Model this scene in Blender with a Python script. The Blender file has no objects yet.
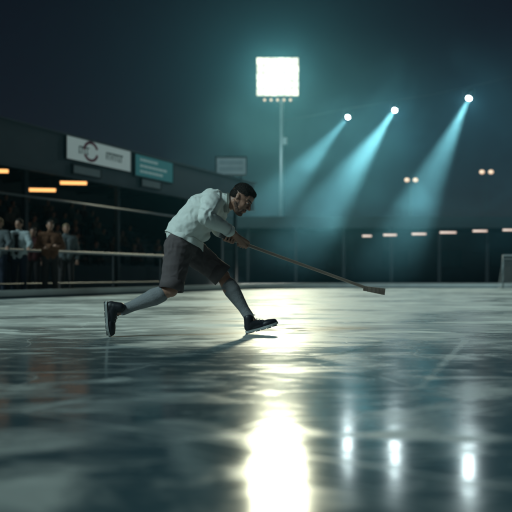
import bpy, bmesh, math, random
import mathutils
from mathutils import Vector, Matrix, noise
random.seed(7)
C = bpy.context.scene.collection
R = math.radians
PI = math.pi
EYE = 0.50            # camera height
F = 703.0             # focal length in photo pixels

# ------------------------------------------------------------------ camera
sc = bpy.context.scene
cam_d = bpy.data.cameras.new('camera')
cam = bpy.data.objects.new('camera', cam_d); C.objects.link(cam)
cam.location = (0, 0, EYE); cam.rotation_euler = (R(90), 0, 0)
cam_d.sensor_width = 36; cam_d.lens = F / 512 * 36
cam_d.shift_y = 19 / 512
cam_d.clip_start = 0.05; cam_d.clip_end = 2000
cam_d.dof.use_dof = True; cam_d.dof.focus_distance = 5.85; cam_d.dof.aperture_fstop = 1.5
sc.camera = cam

# ------------------------------------------------------------------ night sky
w = bpy.data.worlds.new('World'); sc.world = w; w.use_nodes = True
nt = w.node_tree; nt.nodes.clear()
sky = nt.nodes.new('ShaderNodeTexSky'); sky.sky_type = 'NISHITA'; sky.sun_disc = False
sky.sun_elevation = R(24); sky.sun_rotation = R(215)
tint = nt.nodes.new('ShaderNodeMix'); tint.data_type = 'RGBA'; tint.blend_type = 'MULTIPLY'
tint.inputs[0].default_value = 1; tint.inputs[7].default_value = (0.62, 0.52, 0.62, 1)
bg = nt.nodes.new('ShaderNodeBackground'); bg.inputs[1].default_value = 0.004
wo = nt.nodes.new('ShaderNodeOutputWorld')
nt.links.new(sky.outputs[0], tint.inputs[6]); nt.links.new(tint.outputs[2], bg.inputs[0]); nt.links.new(bg.outputs[0], wo.inputs[0])

# added fill sun from the upper left, camera's side, to lift the man
sun_d = bpy.data.lights.new('fill_sun', 'SUN'); sun_d.energy = 1.7; sun_d.angle = R(12)
sun_d.color = (0.66, 0.95, 0.97)
sun = bpy.data.objects.new('fill_sun', sun_d); C.objects.link(sun)
sun_dir = Vector((-0.66, -0.42, 0.62)).normalized()
sun.rotation_euler = sun_dir.to_track_quat('Z', 'Y').to_euler()
sun.location = (-10, -10, 20)

sc.view_settings.view_transform = 'Standard'; sc.view_settings.look = 'None'
sc.view_settings.gamma = 1; sc.view_settings.exposure = 0.2
sc.view_settings.use_curve_mapping = False
sc.render.engine = 'CYCLES'
sc.cycles.use_denoising = True
sc.cycles.volume_bounces = 0; sc.cycles.volume_step_rate = 4.0
sc.cycles.max_bounces = 6
sc.cycles.sample_clamp_indirect = 6

# ------------------------------------------------------------------ materials
def mat(name, color, rough=0.6, metal=0.0, var=0.15, scale=8.0, bump=0.0, emit=None, estr=0.0, spec=0.5, sheen=0.0, stretch=None):
    m = bpy.data.materials.new(name); m.use_nodes = True
    n = m.node_tree; b = n.nodes['Principled BSDF']
    b.inputs['Roughness'].default_value = rough; b.inputs['Metallic'].default_value = metal
    b.inputs['Specular IOR Level'].default_value = spec
    if sheen: b.inputs['Sheen Weight'].default_value = sheen
    tc = n.nodes.new('ShaderNodeTexCoord'); src = tc.outputs['Object']
    if stretch:
        mp = n.nodes.new('ShaderNodeMapping'); mp.inputs['Scale'].default_value = stretch
        n.links.new(src, mp.inputs[0]); src = mp.outputs[0]
    nz = n.nodes.new('ShaderNodeTexNoise'); nz.inputs['Scale'].default_value = scale; nz.inputs['Detail'].default_value = 6
    n.links.new(src, nz.inputs['Vector'])
    mx = n.nodes.new('ShaderNodeMix'); mx.data_type = 'RGBA'
    mx.inputs[6].default_value = tuple(max(0, c * (1 - var)) for c in color) + (1,)
    mx.inputs[7].default_value = tuple(min(1, c * (1 + var)) for c in color) + (1,)
    n.links.new(nz.outputs['Fac'], mx.inputs[0]); n.links.new(mx.outputs[2], b.inputs['Base Color'])
    if bump:
        bp = n.nodes.new('ShaderNodeBump'); bp.inputs['Strength'].default_value = bump; bp.inputs['Distance'].default_value = 0.01
        n.links.new(nz.outputs['Fac'], bp.inputs['Height']); n.links.new(bp.outputs[0], b.inputs['Normal'])
    if emit:
        b.inputs['Emission Color'].default_value = tuple(emit) + (1,); b.inputs['Emission Strength'].default_value = estr
    return m

M = {}
M['skin'] = mat('skin', (0.36, 0.19, 0.13), 0.5, var=0.12, scale=30)
M['skin'].node_tree.nodes['Principled BSDF'].inputs['Subsurface Weight'].default_value = 0.0
M['hair'] = mat('hair', (0.030, 0.023, 0.020), 0.8, var=0.5, scale=120, bump=0.8, spec=0.2)
M['beard'] = mat('beard', (0.15, 0.085, 0.062), 0.7, var=0.5, scale=150, bump=0.8)
M['shirt'] = mat('shirt', (0.74, 0.78, 0.74), 0.85, var=0.06, scale=40, bump=0.15, spec=0.2)
M['shorts'] = mat('shorts', (0.11, 0.092, 0.095), 0.85, var=0.2, scale=30, bump=0.2, spec=0.2)
M['sock'] = mat('sock', (0.24, 0.25, 0.26), 0.9, var=0.15, scale=120, bump=0.4, spec=0.1)
M['shoe'] = mat('shoe_leather', (0.010, 0.012, 0.018), 0.5, var=0.3, scale=40, bump=0.15)
M['sole'] = mat('shoe_sole', (0.40, 0.43, 0.42), 0.7, var=0.1, scale=30)
M['outsole'] = mat('outsole', (0.05, 0.055, 0.06), 0.8, var=0.2, scale=30)
M['lace'] = mat('lace', (0.22, 0.24, 0.25), 0.8)
M['eye'] = mat('eye', (0.25, 0.24, 0.23), 0.5, var=0.0)
M['iris'] = mat('iris', (0.02, 0.012, 0.01), 0.2, var=0.0)
M['lip'] = mat('lip', (0.30, 0.12, 0.10), 0.5, var=0.1, scale=60)
M['stick_wood'] = mat('stick_wood', (0.42, 0.34, 0.28), 0.45, var=0.2, scale=5, stretch=(1, 1, 20))
M['tape'] = mat('stick_tape', (0.05, 0.05, 0.05), 0.8, var=0.2, scale=60, bump=0.3)
M['steel'] = mat('galvanised_steel', (0.30, 0.32, 0.33), 0.45, metal=0.7, var=0.2, scale=6)
M['dark_steel'] = mat('dark_steel', (0.04, 0.045, 0.05), 0.5, metal=0.3, var=0.25, scale=6)
M['concrete'] = mat('concrete', (0.20, 0.21, 0.22), 0.85, var=0.25, scale=2.5, bump=0.3)
M['dark_wall'] = mat('dark_wall', (0.045, 0.055, 0.065), 0.8, var=0.25, scale=1.5)
M['fascia'] = mat('fascia_metal', (0.09, 0.12, 0.14), 0.55, metal=0.0, var=0.2, scale=1.2)
M['white_panel'] = mat('white_panel', (0.70, 0.73, 0.72), 0.5, var=0.06, scale=3, emit=(0.72, 0.95, 0.93), estr=0.13)
M['teal_panel'] = mat('teal_panel', (0.05, 0.24, 0.26), 0.5, var=0.1, scale=3, emit=(0.10, 0.62, 0.66), estr=0.065)
M['pale_print'] = mat('pale_print', (0.5, 0.62, 0.62), 0.5, var=0.05, emit=(0.6, 0.95, 0.95), estr=0.09)
M['red_print'] = mat('red_print', (0.30, 0.03, 0.08), 0.5, var=0.1)
M['green_print'] = mat('green_print', (0.05, 0.11, 0.10), 0.5, var=0.1)
M['grey_panel'] = mat('grey_panel', (0.35, 0.40, 0.42), 0.55, var=0.15, scale=3)
M['panel_grey_light'] = mat('panel_grey_light', (0.26, 0.31, 0.33), 0.5, var=0.15, scale=3)
M['seat_blue'] = mat('seat_blue', (0.04, 0.07, 0.10), 0.5, var=0.2)
M['board'] = mat('board_white', (0.62, 0.66, 0.66), 0.5, var=0.12, scale=3)
M['kick'] = mat('kick_plate', (0.07, 0.14, 0.17), 0.5, var=0.2, scale=3)
M['rail_paint'] = mat('rail_paint', (0.26, 0.28, 0.29), 0.6, var=0.15)
M['window_glass'] = mat('window_glass', (0.03, 0.06, 0.07), 0.15, var=0.2)
M['pavilion_roof'] = mat('pavilion_roof', (0.03, 0.04, 0.045), 0.8, var=0.3, scale=1)
M['net'] = mat('net_cord', (0.55, 0.58, 0.58), 0.8, var=0.1)
M['goal_pipe'] = mat('goal_pipe', (0.16, 0.19, 0.20), 0.4, var=0.1)
M['flood'] = mat('flood_glass', (0.9, 0.9, 0.85), 0.3, var=0.0, emit=(1.0, 0.95, 0.72), estr=1.1)
for k_, e_ in enumerate((0.9, 1.1, 1.4)):
    M['flood_%d' % k_] = mat('flood_glass', (0.9, 0.9, 0.85), 0.3, var=0.0, emit=(1.0, 0.94, 0.70), estr=e_)
M['spot_glass'] = mat('spot_glass', (0.9, 0.95, 0.95), 0.3, var=0.0, emit=(0.80, 0.98, 1.0), estr=600)
M['amber'] = mat('amber_tube', (0.9, 0.6, 0.3), 0.4, var=0.0, emit=(1.0, 0.46, 0.15), estr=1.5)
M['warm_bulb'] = mat('warm_bulb', (0.9, 0.7, 0.5), 0.4, var=0.0, emit=(1.0, 0.68, 0.46), estr=1.0)
M['strip'] = mat('strip_tube', (0.9, 0.7, 0.6), 0.4, var=0.0, emit=(1.0, 0.74, 0.62), estr=0.8)

# ------------------------------------------------------------------ helpers
def P(px, py, Y):
    """point of the place that the photo shows at (px, py), at distance Y"""
    return Vector(((px - 256) * Y / F, Y, EYE - (py - 275) * Y / F))

def box(bm, c, s, rot=None, bevel=0.0):
    r = bmesh.ops.create_cube(bm, size=1.0)
    vs = r['verts']
    m = Matrix.Translation(Vector(c)) @ (rot.to_4x4() if rot else Matrix()) @ Matrix.Diagonal((s[0], s[1], s[2], 1))
    bmesh.ops.transform(bm, matrix=m, verts=vs)
    if bevel:
        es = list({e for v in vs for e in v.link_edges})
        bmesh.ops.bevel(bm, geom=es, offset=bevel, segments=2, affect='EDGES', profile=0.5)

def tube(bm, p0, p1, r0, r1=None, seg=12, caps=True):
    p0 = Vector(p0); p1 = Vector(p1); r1 = r0 if r1 is None else r1
    d = p1 - p0; L = d.length
    if L < 1e-6: return
    r = bmesh.ops.create_cone(bm, cap_ends=caps, segments=seg, radius1=r0, radius2=r1, depth=L)
    q = d.to_track_quat('Z', 'Y').to_matrix().to_4x4()
    bmesh.ops.transform(bm, matrix=Matrix.Translation((p0 + p1) / 2) @ q, verts=r['verts'])

def ball(bm, c, r, seg=12, rot=None):
    if not hasattr(r, '__len__'): r = (r, r, r)
    k = bmesh.ops.create_uvsphere(bm, u_segments=seg * 2, v_segments=seg, radius=1)
    m = Matrix.Translation(Vector(c)) @ (rot.to_4x4() if rot else Matrix()) @ Matrix.Diagonal((r[0], r[1], r[2], 1))
    bmesh.ops.transform(bm, matrix=m, verts=k['verts'])

def capsule(bm, p0, p1, r0, r1=None, seg=10):
    r1 = r0 if r1 is None else r1
    tube(bm, p0, p1, r0, r1, seg * 2); ball(bm, p0, r0 * 1.0, seg); ball(bm, p1, r1 * 1.0, seg)

def path(bm, pts, r, seg=8):
    for a, b in zip(pts[:-1], pts[1:]):
        tube(bm, a, b, r, r, seg)
    for p in pts[1:-1]: ball(bm, p, r, 5)

def link(name, me, m, parent=None, loc=None, smooth=False):
    o = bpy.data.objects.new(name, me); C.objects.link(o)
    ms = m if isinstance(m, (list, tuple)) else [m]
    for q in ms: me.materials.append(M[q] if isinstance(q, str) else q)
    if parent: o.parent = parent
    if loc is not None: o.location = loc
    if smooth:
        for p in me.polygons: p.use_smooth = True
    return o

def obj(name, bm, m, parent=None, smooth=False, off=None):
    if off is not None: bmesh.ops.translate(bm, vec=-Vector(off), verts=bm.verts)
    me = bpy.data.meshes.new(name); bm.to_mesh(me); bm.free()
    return link(name, me, m, parent, smooth=smooth)

def tag(o, label, cat, group=None, kind=None):
    o['label'] = label; o['category'] = cat
    if group: o['group'] = group
    if kind: o['kind'] = kind
    return o

def thing(name, label, cat, loc=(0, 0, 0), rz=0, group=None):
    o = bpy.data.objects.new(name, None); C.objects.link(o)
    o.empty_display_size = 0.2
    o.location = loc; o.rotation_euler = (0, 0, rz)
    return tag(o, label, cat, group)

def copy_tree(o, parent=None):
    c = o.copy(); C.objects.link(c); c.parent = parent
    for ch in list(o.children): copy_tree(ch, c)
    return c

def blob(name, bm, m, parent=None, off=None, voxel=0.006, smooth=3, wrinkle=None):
    """one continuous skin grown over overlapping shapes"""
    if off is not None: bmesh.ops.translate(bm, vec=-Vector(off), verts=bm.verts)
    me = bpy.data.meshes.new('tmp'); bm.to_mesh(me); bm.free()
    t = bpy.data.objects.new('tmp', me); C.objects.link(t)
    r = t.modifiers.new('r', 'REMESH'); r.mode = 'VOXEL'; r.voxel_size = voxel
    if smooth:
        s = t.modifiers.new('s', 'SMOOTH'); s.factor = 0.6; s.iterations = smooth
    bpy.context.view_layer.update()
    dg = bpy.context.evaluated_depsgraph_get()
    out = bpy.data.meshes.new_from_object(t.evaluated_get(dg))
    out.name = name
    bpy.data.objects.remove(t); bpy.data.meshes.remove(me)
    if wrinkle:
        amp, sx = wrinkle
        ns = [v.normal.copy() for v in out.vertices]
        for v, nn in zip(out.vertices, ns):
            p = Vector((v.co.x * sx[0], v.co.y * sx[1], v.co.z * sx[2]))
            q = p + Vector((noise.noise(p * 0.7), noise.noise(p * 0.7 + Vector((9, 0, 0))), 0)) * 1.4
            h = 1 - abs(noise.noise(q)) * 2.2
            h2 = noise.noise(q * 2.3)
            v.co += nn * amp * (h * 0.8 + h2 * 0.5)
    out.materials.clear()
    return link(name, out, m, parent, smooth=True)

# ================================================================== SETTING
# --- ice
def ice_material():
    m = bpy.data.materials.new('ice'); m.use_nodes = True
    n = m.node_tree; b = n.nodes['Principled BSDF']; L = n.links.new
    tc = n.nodes.new('ShaderNodeTexCoord')
    def nz(scale, sc3, detail=6, rough=0.55, dist=0.0, rot=0):
        mp = n.nodes.new('ShaderNodeMapping'); mp.inputs['Scale'].default_value = sc3; mp.inputs['Rotation'].default_value = (0, 0, rot)
        L(tc.outputs['Object'], mp.inputs[0])
        t = n.nodes.new('ShaderNodeTexNoise'); t.inputs['Scale'].default_value = scale; t.inputs['Detail'].default_value = detail
        t.inputs['Roughness'].default_value = rough; t.inputs['Distortion'].default_value = dist
        L(mp.outputs[0], t.inputs['Vector']); return t.outputs['Fac']
    def ramp(src, a, c, lo=0.0, hi=1.0):
        r = n.nodes.new('ShaderNodeMapRange'); r.interpolation_type = 'SMOOTHSTEP'
        r.inputs[1].default_value = a; r.inputs[2].default_value = c; r.inputs[3].default_value = lo; r.inputs[4].default_value = hi
        L(src, r.inputs[0]); return r.outputs[0]
    def math_(op, x, y):
        r = n.nodes.new('ShaderNodeMath'); r.operation = op; r.use_clamp = True
        for i, q in enumerate((x, y)):
            if isinstance(q, (int, float)): r.inputs[i].default_value = q
            else: L(q, r.inputs[i])
        return r.outputs[0]
    sep = n.nodes.new('ShaderNodeSeparateXYZ'); L(tc.outputs['Object'], sep.inputs[0])
    # frosted far ice against clear ice in front; paler frost also paints floodlight glare
    broad = nz(0.55, (0.5, 1.0, 1), 4, 0.5, 0.6)
    frost_glare = ramp(sep.outputs[1], 3.6, 7.5)
    streak = nz(1.0, (1.0, 1.9, 1), 7, 0.55, 1.2, 0.05)
    fine = nz(2.0, (1.6, 3.6, 1), 8, 0.6, 0.8, -0.04)
    grain = nz(60, (1, 1, 1), 4, 0.6)
    s1 = ramp(streak, 0.47, 0.72)
    s2 = ramp(fine, 0.48, 0.72)
    br = ramp(broad, 0.40, 0.62)
    f = math_('ADD', math_('MULTIPLY', s1, 0.62), math_('MULTIPLY', s2, 0.32))
    f = math_('ADD', math_('MULTIPLY', f, math_('ADD', math_('MULTIPLY', frost_glare, 0.6), 0.6)), math_('MULTIPLY', math_('MULTIPLY', frost_glare, 0.60), math_('ADD', br, 0.45)))
    # skate cuts
    wv = n.nodes.new('ShaderNodeTexVoronoi'); wv.feature = 'DISTANCE_TO_EDGE'; wv.inputs['Scale'].default_value = 0.55
    mp = n.nodes.new('ShaderNodeMapping'); mp.inputs['Scale'].default_value = (0.35, 1.0, 1); mp.inputs['Rotation'].default_value = (0, 0, 0.12)
    L(tc.outputs['Object'], mp.inputs[0]); L(mp.outputs[0], wv.inputs['Vector'])
    cut = ramp(wv.outputs['Distance'], 0.0, 0.007, 1.0, 0.0)
    wv2 = n.nodes.new('ShaderNodeTexVoronoi'); wv2.feature = 'DISTANCE_TO_EDGE'; wv2.inputs['Scale'].default_value = 0.8
    mp2 = n.nodes.new('ShaderNodeMapping'); mp2.inputs['Scale'].default_value = (0.6, 1.1, 1); mp2.inputs['Rotation'].default_value = (0, 0, -0.7); mp2.inputs['Location'].default_value = (3.3, 1.7, 0)
    wd_ = n.nodes.new('ShaderNodeVectorMath'); wd_.operation = 'ADD'
    nn_ = n.nodes.new('ShaderNodeTexNoise'); nn_.inputs['Scale'].default_value = 0.7; L(tc.outputs['Object'], nn_.inputs['Vector'])
    L(tc.outputs['Object'], wd_.inputs[0]); L(nn_.outputs['Color'], wd_.inputs[1]); L(wd_.outputs[0], mp2.inputs[0]); L(mp2.outputs[0], wv2.inputs['Vector'])
    cut2 = ramp(wv2.outputs['Distance'], 0.0, 0.005, 1.0, 0.0)
    f = math_('ADD', f, math_('MULTIPLY', math_('ADD', cut, cut2), 0.15))
    mx = n.nodes.new('ShaderNodeMix'); mx.data_type = 'RGBA'
    mx.inputs[6].default_value = (0.040, 0.075, 0.088, 1); mx.inputs[7].default_value = (0.80, 0.84, 0.79, 1)
    L(f, mx.inputs[0]); L(mx.outputs[2], b.inputs['Base Color'])
    ro = n.nodes.new('ShaderNodeMapRange'); ro.inputs[1].default_value = 0; ro.inputs[2].default_value = 1
    ro.inputs[3].default_value = 0.11; ro.inputs[4].default_value = 0.60
    L(math_('ADD', f, math_('MULTIPLY', grain, 0.08)), ro.inputs[0]); L(ro.outputs[0], b.inputs['Roughness'])
    b.inputs['IOR'].default_value = 1.33; sl = n.nodes.new('ShaderNodeMapRange'); sl.inputs[3].default_value = 0.42; sl.inputs[4].default_value = 0.10; L(f, sl.inputs[0]); L(sl.outputs[0], b.inputs['Specular IOR Level'])
    bp = n.nodes.new('ShaderNodeBump'); bp.inputs['Strength'].default_value = 0.16; bp.inputs['Distance'].default_value = 0.01
    wob = nz(2.6, (0.9, 1.5, 1), 5, 0.5, 0.3)
    L(math_('ADD', math_('MULTIPLY', wob, 0.75), math_('MULTIPLY', f, 0.2)), bp.inputs['Height']); L(bp.outputs[0], b.inputs['Normal'])
    return m

D = Vector((0.449, 0.893, 0)).normalized(); N = Vector((-D.y, D.x, 0))
B0 = Vector((-5.28, 14.5, 0))
def rink_outline():
    pts = []
    far = 27.0
    a = B0 - D * 20
    t_c = (far - B0.y) / D.y
    corner = B0 + D * t_c
    r = 4.5
    st = corner - D * r * 0.9; en = corner + Vector((r * 1.3, 0, 0))
    pts.append(a)
    for k in range(0, 13):
        t = k / 12
        pts.append(st * (1 - t) ** 2 + corner * 2 * t * (1 - t) + en * t * t)
    pts.append(Vector((34, far, 0)))
    return pts
edge = rink_outline()
bm = bmesh.new()
ring = edge + [Vector((36, 25, 0)), Vector((36, -6, 0)), Vector((edge[0].x, -6, 0))]
vs = [bm.verts.new((p.x, p.y, 0.0)) for p in ring]
fc = bm.faces.new(vs); fc.normal_update()
if fc.normal.z < 0: fc.normal_flip()
ice = obj('ice', bm, ice_material()); ice['kind'] = 'structure'; ice['label'] = 'worn reflective ice sheet of the rink'

M['ground'] = mat('packed_snow_ground', (0.11, 0.125, 0.13), 0.8, var=0.35, scale=0.6, bump=0.3)
bm = bmesh.new(); bmesh.ops.create_grid(bm, x_segments=1, y_segments=1, size=900)
g = obj('ground', bm, 'ground'); g.location = (0, 0, -0.012); g['kind'] = 'structure'; g['label'] = 'dark packed ground around the rink'

# --- boards round the ice
def ribbon(bm, pts, off, w, z0, z1):
    """low wall of width w following pts, shifted outwards by off"""
    rows = []
    for i, p in enumerate(pts):
        a = pts[max(0, i - 1)]; b = pts[min(len(pts) - 1, i + 1)]
        t = (b - a).normalized(); nn = Vector((-t.y, t.x, 0))
        q0 = p + nn * off; q1 = p + nn * (off + w)
        rows.append([bm.verts.new((q.x, q.y, z)) for q, z in ((q0, z0), (q0, z1), (q1, z1), (q1, z0))])
    for r0, r1 in zip(rows[:-1], rows[1:]):
        for k in range(4):
            bm.faces.new((r0[k], r1[k], r1[(k + 1) % 4], r0[(k + 1) % 4]))
    bm.faces.new(rows[0]); bm.faces.new(rows[-1][::-1])
    bmesh.ops.recalc_face_normals(bm, faces=bm.faces)
b = thing('rink_board', 'low pale kerb board curving round the far edge of the ice', 'rink board', edge[0])
bm = bmesh.new(); ribbon(bm, edge, 0.0, 0.10, -0.012, 0.05); obj('kick_plate', bm, 'kick', b, off=edge[0])
bm = bmesh.new(); ribbon(bm, edge, 0.003, 0.09, 0.05, 0.16); obj('panel', bm, 'board', b, off=edge[0])
bm = bmesh.new(); ribbon(bm, edge, -0.006, 0.11, 0.16, 0.18); obj('cap_rail', bm, 'board', b, off=edge[0])

# --- handrail behind the boards on the left
def barrier():
    o0 = B0 + N * 0.55
    root = thing('barrier_rail', 'long pale metal crowd rail between the ice and the standing spectators', 'barrier', o0)
    bm = bmesh.new(); tube(bm, o0 - D * 12 + Vector((0, 0, 1.06)), o0 + D * 7.6 + Vector((0, 0, 1.06)), 0.035, seg=14)
    obj('top_rail', bm, 'rail_paint', root, True, off=o0)
    bm = bmesh.new(); tube(bm, o0 - D * 12 + Vector((0, 0, 0.30)), o0 + D * 7.6 + Vector((0, 0, 0.30)), 0.018, seg=10)
    obj('lower_rail', bm, 'dark_steel', root, True, off=o0)
    t = -11.0
    while t < 7.6:
        bm = bmesh.new(); q = o0 + D * t
        tube(bm, q + Vector((0, 0, -0.012)), q + Vector((0, 0, 1.04)), 0.022, seg=10); box(bm, q + Vector((0, 0, -0.003)), (0.14, 0.14, 0.018))
        obj('post', bm, 'dark_steel', root, off=o0)
        t += 2.2
barrier()

# ================================================================== GRANDSTAND (local x along the rink, y inwards)
G0 = Vector((-8.0, 22.0, 0)); GA = math.atan2(D.y, D.x)
def gw(a, b_, z):
    return G0 + D * a + N * b_ + Vector((0, 0, z))
A0, A1 = -9.0, 16.5
stand = thing('grandstand', 'dark covered grandstand with sloping-away roof along the left of the rink', 'grandstand', G0 + Vector((0, 0, -0.012)), GA)
bm = bmesh.new()
for k in range(7):
    z = 0.55 + 0.36 * k; b0 = 1.4 + 0.8 * k
    box(bm, ((A0 + A1) / 2, (b0 + 7.4) / 2, z - 0.18 + (0 if k else -0.09)), (A1 - A0, 7.4 - b0, 0.36 if k else 0.54))
obj('terrace', bm, 'concrete', stand)
bm = bmesh.new(); box(bm, ((A0 + A1) / 2, 7.51, 2.6), (A1 - A0 + 0.2, 0.2, 5.2)); obj('back_wall', bm, 'dark_wall', stand)
for a in (A0 - 0.0, A1 + 0.0):
    bm = bmesh.new(); box(bm, (a + (0.11 if a > 0 else -0.11), 4.4, 2.6), (0.2, 6.0, 5.2)); obj('end_wall', bm, 'dark_wall', stand)
# front wall of the terrace with dark door openings
bm = bmesh.new(); box(bm, ((A0 + A1) / 2, 1.345, 0.45), (A1 - A0, 0.1, 0.9)); obj('front_wall', bm, 'dark_wall', stand)
bm = bmesh.new()   # roof deck, thick, slightly rising to the front
rr = Matrix.Rotation(R(-2.0), 3, 'X')
box(bm, ((A0 + A1) / 2, 3.75, 5.0), (A1 - A0 + 0.8, 7.9, 0.18), rr)
k = 0
a = A0
while a < A1:                                  # standing seams
    box(bm, (a, 3.75, 5.115), (0.05, 7.9, 0.05), rr); a += 0.9
obj('roof', bm, 'dark_steel', stand)
bm = bmesh.new()
box(bm, ((A0 + A1) / 2, -0.25, 4.62), (A1 - A0 + 0.9, 0.12, 1.36)); 
obj('fascia', bm, 'fascia', stand)
bm = bmesh.new(); box(bm, ((A0 + A1) / 2, -0.30, 5.33), (A1 - A0 + 1.0, 0.3, 0.06)); box(bm, ((A0 + A1) / 2, -0.28, 3.92), (A1 - A0 + 0.9, 0.2, 0.05))
obj('gutter', bm, 'fascia', stand)
a = A0 + 0.6
while a < A1 + 0.1:
    bm = bmesh.new(); box(bm, (a, 0.35, 2.0), (0.16, 0.16, 4.0), bevel=0.01); box(bm, (a, 0.35, 0.02), (0.4, 0.4, 0.04))
    box(bm, (a, 0.2, 4.06), (0.12, 1.0, 0.14))
    obj('column', bm, 'dark_steel', stand); a += 4.9
bm = bmesh.new(); tube(bm, (A0, 0.22, 3.12), (A1 - 3.5, 0.22, 3.12), 0.045, seg=12); obj('cross_rail', bm, 'steel', stand, True)
a = A0 + 1.5
while a < A1:
    bm = bmesh.new()
    box(bm, (a, 4.0, 4.72), (0.09, 7.0, 0.16)); obj('rafter', bm, 'dark_steel', stand); a += 2.45
bm = bmesh.new()
for k in range(7):
    z = 0.55 + 0.36 * k; b0 = 1.4 + 0.8 * k
    box(bm, ((A0 + A1) / 2, b0 + 0.52, z + 0.40), (A1 - A0 - 0.6, 0.34, 0.04))
    q = A0 + 0.6
    while q < A1 - 0.3:
        box(bm, (q, b0 + 0.52, z + 0.19), (0.05, 0.28, 0.38)); q += 1.5
obj('bench', bm, 'seat_blue', stand)

# --- signs on the fascia
def sign(name, label, a0, a1, z0, z1, m, frame='dark_steel', group=None):
    t = thing(name, label, 'sign', gw(a0, -0.30, z0), GA, group)
    wd, h = a1 - a0, z1 - z0
    bm = bmesh.new(); box(bm, (wd / 2, -0.065, h / 2), (wd, 0.10, h), bevel=0.012); obj('panel', bm, m, t)
    bm = bmesh.new()
    for z in (-0.012, h + 0.012): box(bm, (wd / 2, -0.06, z), (wd + 0.07, 0.14, 0.03))
    for x in (-0.02, wd + 0.02): box(bm, (x, -0.06, h / 2), (0.03, 0.14, h - 0.006))
    obj('frame', bm, frame, t)
    return t, wd, h
t, wd, h = sign('advertising_sign', 'white illuminated advertising sign with dark red ring emblem on the stand fascia', 2.55, 6.15, 4.50, 5.34, 'white_panel')
bm = bmesh.new()   # ring emblem in two open arcs
cx, cz = 1.25, h / 2; bm.free()
for a_s, a_e in ((20, 175), (205, 345)):
    n_ = 16; bm = bmesh.new()
    for k in range(n_):
        u0 = R(a_s + (a_e - a_s) * k / n_); u1 = R(a_s + (a_e - a_s) * (k + 1) / n_)
        q = [(cx + math.cos(u) * r * 1.12, -0.121, cz + math.sin(u) * r) for u, r in ((u0, 0.27), (u1, 0.27), (u1, 0.37), (u0, 0.37))]
        bm.faces.new([bm.verts.new(v) for v in q])
    bmesh.ops.remove_doubles(bm, verts=bm.verts, dist=0.001)
    bmesh.ops.solidify(bm, geom=bm.faces[:], thickness=0.006)
    obj('emblem_arc', bm, 'red_print', t)
# illegible strokes, as blurred as in the photo
random.seed(3)
for x0, n_, hh, sw in ((cx - 0.62, 4, 0.26, 0.085), (2.12, 7, 0.27, 0.09)):
    bm = bmesh.new(); box(bm, (x0 + n_ * (sw + 0.055) / 2, -0.1215, cz + hh / 2 - 0.03), (n_ * (sw + 0.055) - 0.05, 0.007, 0.04))
    for k in range(n_):
        x = x0 + k * (sw + 0.055)
        box(bm, (x, -0.122, cz - 0.02), (sw * 0.45, 0.008, hh))
        box(bm, (x + sw * 0.36, -0.1225, cz - 0.02 + random.choice((-0.1, 0.0, 0.1))), (sw * 0.5, 0.008, 0.06))
    obj('lettering', bm, 'green_print', t)
t, wd, h = sign('advertising_sign', 'teal advertising sign with three pale lines, right of the white sign', 6.45, 9.1, 4.42, 5.26, 'teal_panel')
for z, l in ((0.66, 1.5), (0.42, 1.9), (0.20, 1.7)):
    bm = bmesh.new(); x = 0.3
    box(bm, ((0.3 + l) / 2, -0.1215, z), (l - 0.3, 0.007, 0.05))
    while x < l:
        ww = random.uniform(0.12, 0.3); box(bm, (x + ww / 2, -0.122, z), (ww, 0.008, 0.10)); x += ww + 0.05
    obj('lettering', bm, 'pale_print', t)
sign('plate', 'small grey plate under the white illuminated sign', 2.9, 4.35, 4.05, 4.33, 'grey_panel')
sign('plate', 'small grey plate under the teal sign', 6.9, 8.2, 4.05, 4.33, 'grey_panel')

# scoreboard on the roof end
q = P(231, 175, 35.2)
sb = thing('scoreboard', 'pale blank scoreboard raised on two struts above the far roof end', 'scoreboard', (q.x, q.y, q.z))
bm = bmesh.new(); box(bm, (0, 0, 0.45), (1.5, 0.16, 0.9), bevel=0.015); obj('panel', bm, 'grey_panel', sb)
bm = bmesh.new()
for z in (0.0, 0.9): box(bm, (0, -0.01, z), (1.56, 0.2, 0.04))
for x in (-0.77, 0.77): box(bm, (x, -0.01, 0.45), (0.04, 0.2, 0.86))
obj('frame', bm, 'dark_steel', sb)
for x in (-0.5, 0.5):
    bm = bmesh.new(); tube(bm, (x, 0.1, -0.75), (x, 0.1, 0.6), 0.03, seg=8); obj('strut', bm, 'dark_steel', sb)
for zz in (0.62, 0.30):
    bm = bmesh.new(); box(bm, (0, -0.083, zz), (1.2, 0.006, 0.2)); obj('display', bm, 'panel_grey_light', sb)

# amber lamps hanging under the roof
def amber(label, px, py, Y, wd):
    q = P(px, py, Y)
    t = thing('ceiling_lamp', label, 'lamp', q, GA, 'amber lamps under the stand roof')
    t.rotation_euler = (0, 0, R(8))
    bm = bmesh.new(); box(bm, (0, 0, 0.06), (wd + 0.08, 0.16, 0.05), bevel=0.01); obj('housing', bm, 'dark_steel', t)
    bm = bmesh.new(); tube(bm, (-wd / 2, 0, 0), (wd / 2, 0, 0), 0.085, seg=16); obj('tube', bm, 'amber', t, True)
    for x in (-wd / 3, wd / 3):
        bm = bmesh.new(); tube(bm, (x, 0, 0.07), (x, 0, 4.75 - q.z), 0.01, seg=6); obj('hanger', bm, 'dark_steel', t)
amber('amber tube lamp under the stand roof, nearest the white sign', 73.5, 182.5, 27.5, 1.0)
amber('amber tube lamp under the stand roof, lower middle one', 42.5, 189.5, 26.5, 0.95)
amber('amber tube lamp under the stand roof cut by the left picture edge', -1, 170.5, 24.5, 0.6)

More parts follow.
